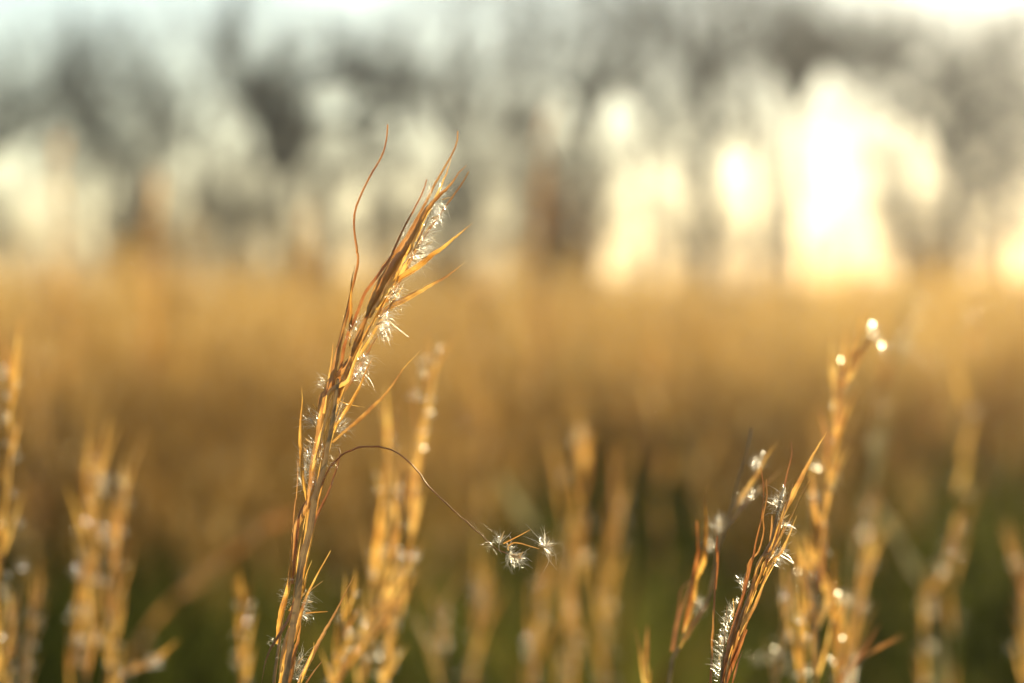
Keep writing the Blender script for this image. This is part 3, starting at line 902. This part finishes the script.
    # white silky tufts between the bracts
    for (k, x, y, dx, dy, L, n, sp, ax) in [
        ('A', 625, 370, .3, -1, 10, 34, .6, 5), ('A', 690, 345, .5, -.4, 8, 30, .8, 4), ('A', 672, 420, .5, .4, 12, 44, .6, 6),
        ('A', 650, 480, .7, .2, 11, 44, .7, 6), ('A', 600, 590, .9, -.1, 12, 110, .8, 10), ('A', 570, 640, .8, 0, 10, 110, .8, 8), ('A', 520, 540, .2, -1, 9, 30, .6, 6),
        ('B', 640, 15, .9, .1, 10, 60, .8, 7), ('B', 598, 60, .8, .5, 10, 70, .8, 7),
        ('B', 492, 205, .9, -.1, 13, 90, .8, 8), ('B', 505, 250, 1, .2, 13, 40, .7, 5), ('B', 440, 335, .9, .1, 15, 110, .8, 9), ('B', 450, 375, .8, .7, 14, 70, .7, 7),
        ('B', 320, 380, .4, -.6, 9, 60, .8, 10), ('B', 305, 420, -.4, -.6, 8, 30, .8, 6), ('B', 385, 415, .4, 1, 8, 20, .5, 3),
        ('B', 350, 550, .8, .3, 15, 70, .8, 9), ('B', 320, 590, .5, .6, 13, 50, .8, 8), ('B', 165, 650, -.8, -.5, 9, 30, .7, 4),
        ('C', 205, 240, -.8, -.5, 13, 44, .6, 7), ('C', 330, 190, .6, -.5, 10, 60, .8, 8), ('C', 335, 270, .8, -.2, 13, 60, .8, 5),
        ('C', 190, 400, -.6, -.5, 10, 60, .8, 9), ('C', 165, 480, -.5, -.6, 12, 90, .8, 12), ('C', 155, 540, -.4, -.3, 11, 90, .8, 12), ('C', 185, 600, -.2, -.5, 9, 50, .8, 8), ('C', 215, 440, -.4, -.6, 9, 60, .8, 10),
        ('C', 278, 440, .9, 0, 6, 20, .6, 12),
        ('E', 385, 200, .9, -.2, 9, 40, .6, 7), ('E', 378, 268, .9, .4, 8, 40, .7, 5), ('E', 350, 540, .3, -.9, 12, 50, .7, 8), ('E', 340, 590, .4, -.6, 9, 50, .8, 8),
        ('E', 275, 185, -.9, -.2, 5, 16, .7, 4), ('E', 222, 425, -.8, -.5, 6, 18, .7, 4), ('E', 292, 520, .1, -.6, 7, 40, .8, 6), ('E', 310, 215, -.5, .2, 5, 30, .8, 8), ('E', 300, 140, .1, -.5, 5, 24, .8, 10), ('E', 272, 450, .1, -.5, 5, 30, .8, 12),
        ('D', 262, 560, -.9, -.1, 5, 18, .7, 8), ('D', 240, 630, -.9, -.3, 5, 14, .7, 3),
    ]:
        tf(k, x, y, dx, dy, L, n, spread=sp, axl=ax, seeds=2 if n > 55 else (1 if n > 35 else 0), dz=r.uniform(-.009, .002))


def second_stalk():
    r = random.Random(102)
    D = 1.01
    foot = to_ground(700, D)
    root = thing("grass_stalk", foot, "sharp short golden stalk at right with a comb of white seeds", "grass stalk", GROUP)
    tr = lambda *a, **k: traced(root, D, *a, **{**dict(r=r), **k})
    traced_stem(root, D, "G 655,330 640,400 610,500 588,600 H 560,60 520,200 470,330 430,450 390,580 368,690", (3.2, 1.6), 'stem', r, foot)
    tr("leaf", "G 688,100 691,170 670,260 655,330 640,400", 2.0, 'red', prof='awn', dz=(0, 0.006))
    tr("bract", "G 862,56 820,130 775,210 740,280 700,360 660,440 635,500", 5.8, 'gold', dz=(0, 0.012), tilt=0.1, n=26)
    tr("leaf", "G 540,230 555,330 550,420 545,480 520,580 500,683 H 492,130 478,220", 2.4, 'red', prof='awn', dz=(0, -0.012), n=26)
    tr("leaf", "G 567,288 571,380 552,470 556,540 530,640 H 510,60 490,150", 2.2, 'brown', prof='awn', dz=(0, -0.006), n=26)
    tr("bract", "G 775,298 730,380 700,450 650,550 600,640 H 590,60", 2.2, 'gold', prof='awn', dz=(0, 0.015), n=24)
    tr("bract", "G 715,468 680,560 640,640 610,683 H 590,60 560,150", 3.2, 'gold', dz=(0, 0.01))
    tr("bract", "G 672,598 640,650 H 615,60 580,130", 2.6, 'gold', dz=(0, -0.01))
    tr("bract", "G 660,495 640,560 600,640 H 575,40 540,120 525,170", 4.6, 'gold', dz=(-0.003, -0.006), tilt=0.1)
    tr("bract", "H 600,0 560,80 530,180 500,300 460,420", 4.4, 'gold', dz=(-0.002, -0.006), tilt=-0.2)
    tr("bract", "H 672,0 620,80 582,170 540,280 490,370 440,470 400,600 380,690", 4.6, 'brown', dz=(0.002, 0.004), tilt=0.4, n=28)
    tr("bract", "H 535,0 503,140 470,260 430,400 392,560 365,690", 6.2, 'red', dz=(-0.003, -0.006), tilt=0.0, n=26)
    tr("leaf", "H 395,285 385,400 378,520 366,660", 1.8, 'stem', prof='awn', dz=(-0.003, -0.01))
    tr("bract", "H 475,513 450,580 420,690", 3.0, 'red', dz=(0, 0.012), tilt=0.2)
    tr("leaf", "H 425,248 430,300 425,340", 1.3, 'gold', prof='awn', dz=(0, -0.008))
    tr("leaf", "H 497,68 495,130 490,200", 1.6, 'brown', prof='awn', dz=(0, -0.008))
    hug(root, D, "P 792,480 780,520 768,560 752,600 738,640 722,690", 14, r, L=(40, 90), off=4.0)
    tr("bract", "H 440,430 420,500 395,620 385,690", 3.2, 'gold', dz=(-0.006, -0.006))
    tf = lambda *a, **k: tuft_at(root, D, *a, **{**dict(r=r), **k})
    for (k, x, y, dx, dy, L, n, sp, ax) in [
        ('G', 640, 430, -.8, -.6, 15, 46, .45, 7), ('G', 655, 390, .0, -1, 12, 40, .5, 5), ('G', 630, 400, -.8, -.4, 10, 30, .5, 6),
        ('G', 655, 512, .9, .0, 13, 34, .5, 4), ('G', 640, 505, -.2, -.3, 6, 30, .8, 4), ('G', 600, 655, .4, -.4, 9, 70, .8, 6), ('G', 640, 640, .9, .2, 9, 24, .5, 4),
        ('H', 490, 185, -.1, -.7, 8, 60, .8, 6), ('H', 460, 155, -.3, -.3, 4, 26, .9, 2), ('H', 452, 270, -.4, -.6, 4, 20, .9, 2), ('H', 615, 30, .4, -.5, 8, 60, .8, 6), ('H', 640, 50, .9, -.1, 9, 24, .5, 5),
        ('H', 425, 325, -.5, -.8, 9, 40, .4, 3), ('H', 405, 365, -.6, -.8, 8, 40, .4, 3), ('H', 398, 410, -.6, -.8, 8, 34, .4, 3), ('H', 395, 455, -.5, -.8, 7, 30, .4, 3),
        ('H', 375, 490, -.8, -.6, 9, 36, .4, 3), ('H', 372, 550, -.8, -.6, 8, 36, .4, 3), ('H', 360, 600, -.8, -.5, 9, 36, .4, 3), ('H', 358, 640, -.8, -.4, 8, 24, .4, 3)]:
        tf(k, x, y, dx, dy, L, n, spread=sp, axl=ax, seeds=2 if n > 55 else (1 if n > 32 else 0), dz=r.uniform(-.008, .001))


def third_stalk():
    r = random.Random(103)
    D = 1.14
    foot = to_ground(640, D)
    root = thing("grass_stalk", foot, "slightly blurred forked stalk left of the sharp right-hand stalk, one tip bent right", "grass stalk", GROUP)
    tr = lambda *a, **k: traced(root, D, *a, **{**dict(r=r), **k})
    traced_stem(root, D, "G 495,45 470,170 430,290 400,420 370,520 335,610 H 300,250 240,350 180,450 130,560 95,690", (3.6, 1.2), 'stem', r, foot)
    tr("bract", "G 622,103 570,180 520,270 460,360 400,450 370,520", 6.0, 'gold', dz=(0, 0.02))
    tr("bract", "G 657,222 580,300 500,370 420,470 365,540", 4.6, 'brown', dz=(0, 0.04))
    tr("bract", "G 282,318 270,400 275,500 270,600 265,683 H 235,150 212,260", 5.4, 'gold', dz=(0, -0.03), n=24)
    tr("leaf", "G 228,490 235,600 H 250,0 225,150 200,300 175,420", 3.6, 'red', prof='band', dz=(0, -0.02), n=24)
    tr("leaf", "H 215,150 160,205 148,300 130,400 112,520", 3.0, 'red', prof='awn', dz=(0, 0.03))
    tr("bract", "H 245,170 225,270 195,390 150,500", 6.0, 'gold', dz=(-0.003, -0.01))
    tr("bract", "H 330,100 320,180 290,270 235,360 180,460", 5.0, 'brown', dz=(-0.004, 0.02))
    tr("bract", "H 240,60 200,200 150,350 120,520", 3.6, 'brown', dz=(0, 0.03))
    tf = lambda *a, **k: tuft_at(root, D, *a, **{**dict(r=r), **k})
    for (k, x, y, n) in [('G', 515, 222, 90), ('G', 335, 505, 130), ('G', 490, 368, 40), ('G', 295, 620, 60), ('H', 250, 290, 130), ('G', 325, 540, 70), ('G', 440, 400, 40)]:
        tf(k, x, y, .1, -.6, 8, n, spread=1.0, axl=4, seeds=2, core_px=6)


def thin_stalk():
    r = random.Random(104)
    D = 1.03
    foot = to_ground(708, D)
    root = thing("grass_stalk", foot, "single thin russet stem without tufts standing between the forked and the sharp right-hand stalk", "grass stalk", GROUP)
    traced_stem(root, D, "H 345,60 332,200 328,330 318,450 320,550 308,690", (1.3, 0.9), 'red', r, foot)
    traced(root, D, "leaf", "G 328,565 324,640 H 346,0 345,70 333,200", 3.0, 'red', r, prof='band', dz=(0, -.004))
    traced(root, D, "bract", "H 322,305 324,400 318,480 320,560", 3.0, 'brown', r, dz=(0, -.004))


main_stalk()
second_stalk()
third_stalk()
thin_stalk()


def stalk(label, D, stem, tufts, seed, n_br=10, w_px=2.7, rad_px=1.5, br_px=70, foot_px=None, mats=('gold', 'gold', 'gold', 'gold', 'brown'), spread=0.36, depth=0.05, tuft_n=46, tuft_px=7, thin=1.7, n_seed=14, extra=()):
    """a whole grass stalk further back: stem (tip first, picture points), bracts up its length, tufts where the photo has them"""
    r = random.Random(seed)
    if foot_px is None:
        dx = stem[-1][0] - stem[-2][0]
        foot_px = stem[-1][0] + max(-60, min(60, dx * 1.2))
    foot = to_ground(foot_px, D + r.uniform(-0.04, 0.04))
    root = thing("grass_stalk", foot, label, "grass stalk", GROUP)
    dz = r.uniform(-depth, depth)
    up = stem[::-1]
    m = len(up) - 1
    pts = [at(x, y, D + dz * i / m) for i, (x, y) in enumerate(up)]
    low = pts[0]
    full = smooth([foot, foot.lerp(low, 0.45) + Vector((r.uniform(-.01, .01), r.uniform(-.01, .01), 0))] + pts, 36)
    sc = D / FPX
    mb = MB()
    mb.tube(full, [rad_px * sc * (1.1 - 0.75 * i / 35) for i in range(36)], 6)
    mb.build("stem", M['stem'], root)
    vis = smooth(pts, 24)
    n_br = int(n_br * thin)
    for i in range(n_br):
        f = (i + r.random()) / n_br
        if f > 0.95:
            f = 0.95
        j = int(f * 22)
        b = vis[j]
        t = (vis[j + 1] - vis[j]).normalized()
        side = rvec(r)
        side = (side - t * side.dot(t)).normalized()
        side = Vector((side.x * 1.2, side.y * 0.8, side.z)).normalized()
        L = br_px * sc * r.uniform(0.55, 1.25)
        a = r.uniform(0.25, 1.0) * spread
        d1 = (t + side * a).normalized()
        d2 = (t + side * a * r.uniform(0.2, 1.6) + Vector((0, 0, 0.05))).normalized()
        leaf(root, "bract", [b, b + d1 * L * 0.45, b + d1 * L * 0.45 + d2 * L * 0.55], w_px * sc * r.uniform(0.6, 1.15), r.choice(mats), r, n=12)
    for i in range(n_seed):
        j = r.randint(2, 22)
        c = vis[j] + Vector((r.choice((-1, 1, 1)) * r.uniform(3, 8), r.uniform(-3, 8), r.uniform(-2, 2))) * sc
        hair_tuft(root, c, Vector((r.uniform(-.6, .8), r.uniform(-.5, .3), 0.7)), tuft_px * 0.55 * sc, 9, r, 1.0, 3.0 * sc, 0.00040, 1, axis=Vector((0.1, 0, 1)), axlen=2 * sc, mat='cream')
    for (x, y) in tufts:
        k = min(range(24), key=lambda q: (vis[q] - at(x, y, (vis[q] - Vector((0, 0, EYE))).y)).length)
        c = at(x + r.uniform(-1, 3), y, D + dz * k / 23 + r.uniform(0.004, 0.012))
        hair_tuft(root, c, Vector((r.uniform(-.4, .6), r.uniform(-.5, .3), 0.8)), tuft_px * 0.8 * sc, int(tuft_n * 0.4), r, 1.1, 5.0 * sc, 0.00042 if D < 1.8 else 0.00040, 1, axis=Vector((0.1, 0, 1)), axlen=3 * sc, mat='cream')
    for (spec, wpx, mt) in extra:
        traced(root, D, "bract", spec, wpx, mt, r, dz=(dz * .3, r.uniform(-.02, .03)), n=16)
    return root


ST = [
    # clump behind the main stalk
    dict(label='blurred stalk with the tallest tufted tip in the clump behind the main stalk', D=1.38, stem=[(438, 335), (431, 370), (421, 420), (412, 480), (408, 560), (395, 640), (380, 700)], tufts=[(431, 366), (424, 372), (416, 395), (420, 430), (413, 556), (424, 360)], seed=201, n_br=14, extra=(("P 440,345 430,400 418,460", 7, 'gold'), ("P 428,425 416,480 412,540", 9, 'gold'))),
    dict(label='blurred right-leaning stalk behind the main stalk, many bright tufts low down', D=1.36, stem=[(405, 470), (402, 500), (392, 560), (372, 620), (345, 660), (325, 700)], tufts=[(400, 494), (386, 547), (374, 576), (400, 576), (363, 620), (356, 636), (333, 675), (405, 560)], seed=202, n_br=16, extra=(("P 425,540 395,590 365,640 345,670", 6, 'gold'), ("P 420,570 400,600 370,640", 5, 'brown'))),
    dict(label='blurred upright pale stalk on the left of the clump behind the main stalk', D=1.42, stem=[(388, 400), (386, 450), (380, 520), (374, 590), (365, 650), (360, 700)], tufts=[(389, 448), (378, 560), (381, 650)], seed=203, n_br=12, extra=(("P 386,380 388,430 387,455", 5, 'gold'), ("P 384,480 378,540 374,580", 9, 'gold'))),
    dict(label='short blurred stalk low in the clump, closest to the main stalk', D=1.25, stem=[(352, 590), (345, 625), (338, 660), (330, 700)], tufts=[(350, 640)], seed=204, n_br=9, br_px=60),
    dict(label='short blurred stalk low on the right of the clump behind the main stalk', D=1.45, stem=[(398, 600), (388, 640), (382, 700)], tufts=[(381, 652), (392, 625)], seed=205, n_br=9, br_px=60),
    # left side
    dict(label='blurred stalk with the largest cream tuft, left part of the photo', D=1.55, stem=[(92, 440), (98, 470), (96, 540), (92, 620), (85, 700)], tufts=[(99, 478), (98, 490), (108, 544), (85, 612), (78, 573), (95, 580)], seed=211, n_br=13, tuft_n=90, tuft_px=9),
    dict(label='blurred straight stalk right beside the one with the largest cream tuft', D=1.52, stem=[(122, 470), (122, 510), (116, 590), (112, 700)], tufts=[(120, 482), (119, 532), (106, 585), (100, 640)], seed=212, n_br=13),
    dict(label='blurred slim stalk left beside the one with the largest cream tuft', D=1.60, stem=[(85, 470), (84, 530), (78, 610), (70, 700)], tufts=[(82, 555), (74, 640)], seed=213, n_br=10),
    dict(label='blurred tall stalk cut by the left edge of the photo', D=1.38, stem=[(14, 335), (10, 400), (8, 480), (2, 560), (-8, 700)], tufts=[(4, 371), (13, 459), (17, 524), (3, 596), (6, 420)], seed=214, n_br=16),
    dict(label='blurred stalk with two round tufts low at the left edge', D=1.48, stem=[(42, 590), (32, 630), (26, 665), (20, 700)], tufts=[(27, 644), (23, 568)], seed=215, n_br=9, br_px=60),
    dict(label='blurred stub of stalk in the lower left corner', D=1.44, stem=[(12, 600), (10, 640), (4, 700)], tufts=[(8, 650)], seed=216, n_br=7, br_px=60),
    dict(label='blurred short stalk bent right with one bright tuft at its end, lower left', D=1.5, stem=[(158, 658), (140, 668), (115, 680), (100, 710)], tufts=[(150, 663), (154, 660)], seed=217, n_br=4, br_px=40, foot_px=90),
    dict(label='short orange blurred stalk left of the main stalk base', D=1.5, stem=[(243, 590), (242, 630), (240, 700)], tufts=[(233, 636), (246, 640)], seed=218, n_br=8, br_px=60, tuft_n=24),
    dict(label='very blurred brown stalk leaning far right, between the left stalks and the main stalk', D=2.7, stem=[(290, 505), (255, 535), (210, 568), (170, 600), (140, 640), (120, 700)], tufts=[(250, 535), (215, 565), (185, 588)], seed=219, n_br=8, n_seed=2, br_px=45, w_px=3, mats=('brown', 'red'), tuft_n=30, tuft_px=9),
    # middle
    dict(label='very blurred upright stalk with a double tuft on top, right of the drooping seeds', D=2.0, stem=[(579, 415), (580, 460), (582, 530), (576, 610), (570, 700)], tufts=[(579, 432), (579, 460), (572, 611), (585, 560), (575, 640)], seed=221, n_br=11, w_px=3.2, tuft_n=50, tuft_px=8),
    dict(label='very blurred stalk left of the one with the double tuft', D=2.1, stem=[(558, 465), (562, 500), (566, 570), (560, 660), (556, 700)], tufts=[(559, 479), (562, 657)], seed=222, n_br=10, tuft_px=8),
    dict(label='very blurred beige stalk right of the one with the double tuft', D=2.2, stem=[(622, 490), (618, 520), (606, 600), (606, 700)], tufts=[(620, 508), (605, 636), (600, 600)], seed=223, n_br=10, tuft_px=8),
    dict(label='very blurred short stalk with two discs of light below the drooping seeds', D=2.0, stem=[(546, 580), (540, 611), (534, 640), (530, 700)], tufts=[(541, 611), (532, 640)], seed=224, n_br=8, tuft_n=60, tuft_px=8),
    dict(label='very blurred thick tan stalk under the drooping strand', D=2.2, stem=[(482, 578), (480, 600), (476, 640), (468, 700)], tufts=[(470, 661), (482, 595)], seed=225, n_br=8, w_px=3.2, tuft_px=8),
    dict(label='very blurred thin stalk with a stacked pair of faint tufts near the bottom centre', D=1.9, stem=[(442, 600), (441, 630), (446, 700)], tufts=[(441, 622), (444, 648)], seed=226, n_br=4, tuft_px=6, tuft_n=26),
    dict(label='pale blurred grass blade slanting down behind the drooping seeds', D=3.4, stem=[(498, 478), (520, 510), (540, 545), (570, 610), (590, 700)], tufts=[], seed=227, n_br=2, n_seed=0, rad_px=2.5, mats=('pale',), br_px=60, w_px=12, spread=0.08, foot_px=600),
    # right side
    dict(label='blurred tall stalk with a hooked tufted tip, right of the sharp stalk', D=1.26, stem=[(876, 325), (862, 345), (846, 370), (836, 415), (828, 470), (820, 530), (818, 610), (815, 700)], tufts=[(874, 330), (878, 340), (882, 350), (845, 375), (842, 382), (836, 412), (832, 478), (830, 484), (816, 468), (811, 496), (813, 508), (799, 620)], seed=231, n_br=18, w_px=5, extra=(("P 868,345 856,365 842,390", 5, 'gold'),)),
    dict(label='blurred golden stalk in the right cluster with bright tufts at mid-height', D=1.3, stem=[(822, 530), (826, 570), (836, 620), (840, 700)], tufts=[(827, 600), (832, 662), (826, 606)], seed=232, n_br=14, extra=(("P 820,540 824,575 832,610", 9, 'gold'),)),
    dict(label='blurred stalk in the right cluster beside two large faint discs', D=1.55, stem=[(868, 560), (858, 600), (850, 650), (845, 700)], tufts=[(844, 597), (861, 606), (850, 600), (858, 612)], seed=233, n_br=10),
    dict(label='blurred stalk just right of the sharp right-hand stalk, two white tufts near its bottom', D=1.4, stem=[(792, 575), (785, 620), (775, 700)], tufts=[(771, 659), (757, 660), (775, 655)], seed=234, n_br=10, br_px=60),
    dict(label='blurred brown spike leaning right out of the right cluster bottom', D=1.25, stem=[(882, 643), (860, 660), (835, 690), (825, 710)], tufts=[], seed=235, n_br=4, n_seed=1, mats=('red', 'brown'), br_px=50, foot_px=810),
    dict(label='blurred slim stalk in the middle of the right cluster', D=1.34, stem=[(806, 560), (806, 610), (800, 700)], tufts=[(800, 640)], seed=236, n_br=10),
    dict(label='very blurred tan stalk reaching up to faint discs beyond the hooked tip', D=2.2, stem=[(915, 290), (900, 340), (880, 400), (875, 460), (862, 530), (850, 620), (840, 700)], tufts=[(905, 342), (920, 300), (880, 400), (876, 440), (866, 505), (908, 352)], seed=237, n_br=11, w_px=3.5, tuft_n=40, tuft_px=8, mats=('gold', 'brown', 'pale')),
    dict(label='very blurred slim stalk with one faint disc near the right edge', D=2.4, stem=[(972, 310), (968, 400), (955, 520), (950, 700)], tufts=[(970, 322), (972, 312)], seed=238, n_br=5, rad_px=1.0, w_px=3.5, tuft_n=26),
    dict(label='pale blurred grass blade slanting across the dark ground at the right', D=2.6, stem=[(872, 500), (890, 527), (912, 565), (935, 620), (945, 700)], tufts=[], seed=239, n_br=2, n_seed=0, rad_px=3.0, mats=('pale',), br_px=55, w_px=10, spread=0.05, foot_px=950),
    dict(label='very blurred short stalk bent right with a column of tufts, lower right', D=1.95, stem=[(958, 540), (942, 570), (930, 595), (926, 640), (924, 700)], tufts=[(938, 575), (930, 595), (930, 612)], seed=240, n_br=8, br_px=55, tuft_n=30),
    dict(label='very blurred gold stalk cut by the right edge of the photo', D=1.9, stem=[(1008, 545), (1018, 570), (1026, 620), (1030, 700)], tufts=[(1016, 562), (1012, 650)], seed=241, n_br=10, br_px=60, tuft_n=30),
    dict(label='blurred spike tip just entering the bottom edge left of the forked stalk', D=1.2, stem=[(648, 655), (647, 675), (646, 710)], tufts=[], seed=242, n_br=4, n_seed=0, br_px=40),
]
# tall seed heads standing out of the front of the field
ST += [
    dict(label='faint tan seed head above the field at the left, before the far-left tree', D=6.5, stem=[(52, 120), (58, 150), (62, 200), (66, 280), (70, 400)], tufts=[(56, 140), (60, 165)], seed=251, n_br=16, br_px=34, w_px=3.5, rad_px=1.2, tuft_n=20, mats=('gold', 'brown')),
    dict(label='faint tan seed head high above the field, left of the twin tree', D=6.5, stem=[(548, 90), (545, 125), (540, 190), (538, 280), (536, 400)], tufts=[(547, 110), (543, 140)], seed=252, n_br=16, br_px=34, w_px=3.5, rad_px=1.2, tuft_n=20, mats=('gold', 'brown')),
    dict(label='faint tan seed head in front of the left tan shrub', D=7.0, stem=[(158, 175), (155, 215), (152, 280), (150, 400)], tufts=[(156, 200)], seed=253, n_br=16, br_px=34, w_px=3.5, rad_px=1.2, tuft_n=20, mats=('gold', 'brown')),
    dict(label='faint tan seed head above the field just left of the wavy tip', D=7.0, stem=[(312, 205), (308, 240), (306, 300), (304, 400)], tufts=[(310, 230)], seed=254, n_br=14, br_px=34, w_px=3.5, rad_px=1.2, tuft_n=20, mats=('gold', 'brown')),
]
for kw in ST:
    stalk(**kw)

FRONT = "stalks standing out along the near edge of the field"
FL = 'very blurred slender stalk standing out along the near edge of the golden field'
protos = [stalk(FL, 5.5, [(512, 200 + 12 * q), (514, 300), (510, 420), (508, 560)], [(512, 225 + 12 * q), (512, 280), (513, 330)], 270 + q, n_br=10, br_px=40, w_px=3.2, rad_px=1.3, tuft_n=20, tuft_px=5, thin=1.2, n_seed=4, foot_px=506) for q in range(3)]
rf = random.Random(77)
for i in range(46):
    o = protos[i] if i < 3 else copy_tree(protos[i % 3])
    y = rf.uniform(4.4, 8.5)
    o.location = to_ground(rf.uniform(-60, 1090), y)
    o.rotation_euler.z = rf.uniform(0, 6.28)
    k = rf.uniform(0.62, 0.95)
    o.scale = (k, k, k)
    o['group'] = FRONT


# ------------------------------------------------------------------ haze added over the meadow to lift the darks like lens glare
def haze():
    x0, x1, y0, y1, z0, z1 = -200, 200, -70, 350, -1.2, 16
    v = [(x, y, z) for z in (z0, z1) for (x, y) in ((x0, y0), (x1, y0), (x1, y1), (x0, y1))]
    f = [(3, 2, 1, 0), (4, 5, 6, 7), (0, 1, 5, 4), (1, 2, 6, 5), (2, 3, 7, 6), (3, 0, 4, 7)]
    me = bpy.data.meshes.new("haze")
    me.from_pydata(v, [], f)
    m, t, out = nodes("glare_veil_haze")
    pv = t.nodes.new("ShaderNodeVolumePrincipled")
    pv.inputs['Color'].default_value = (0.95, 0.90, 0.80, 1)
    pv.inputs['Density'].default_value = HAZE
    pv.inputs['Anisotropy'].default_value = 0.7
    t.links.new(pv.outputs[0], out.inputs['Volume'])
    me.materials.append(m)
    o = bpy.data.objects.new("haze", me)
    C.objects.link(o)
    tag(o, 'thin warm haze added over the whole meadow as a veil of glare', 'haze', kind='stuff')


HAZE = 0.00055
haze()
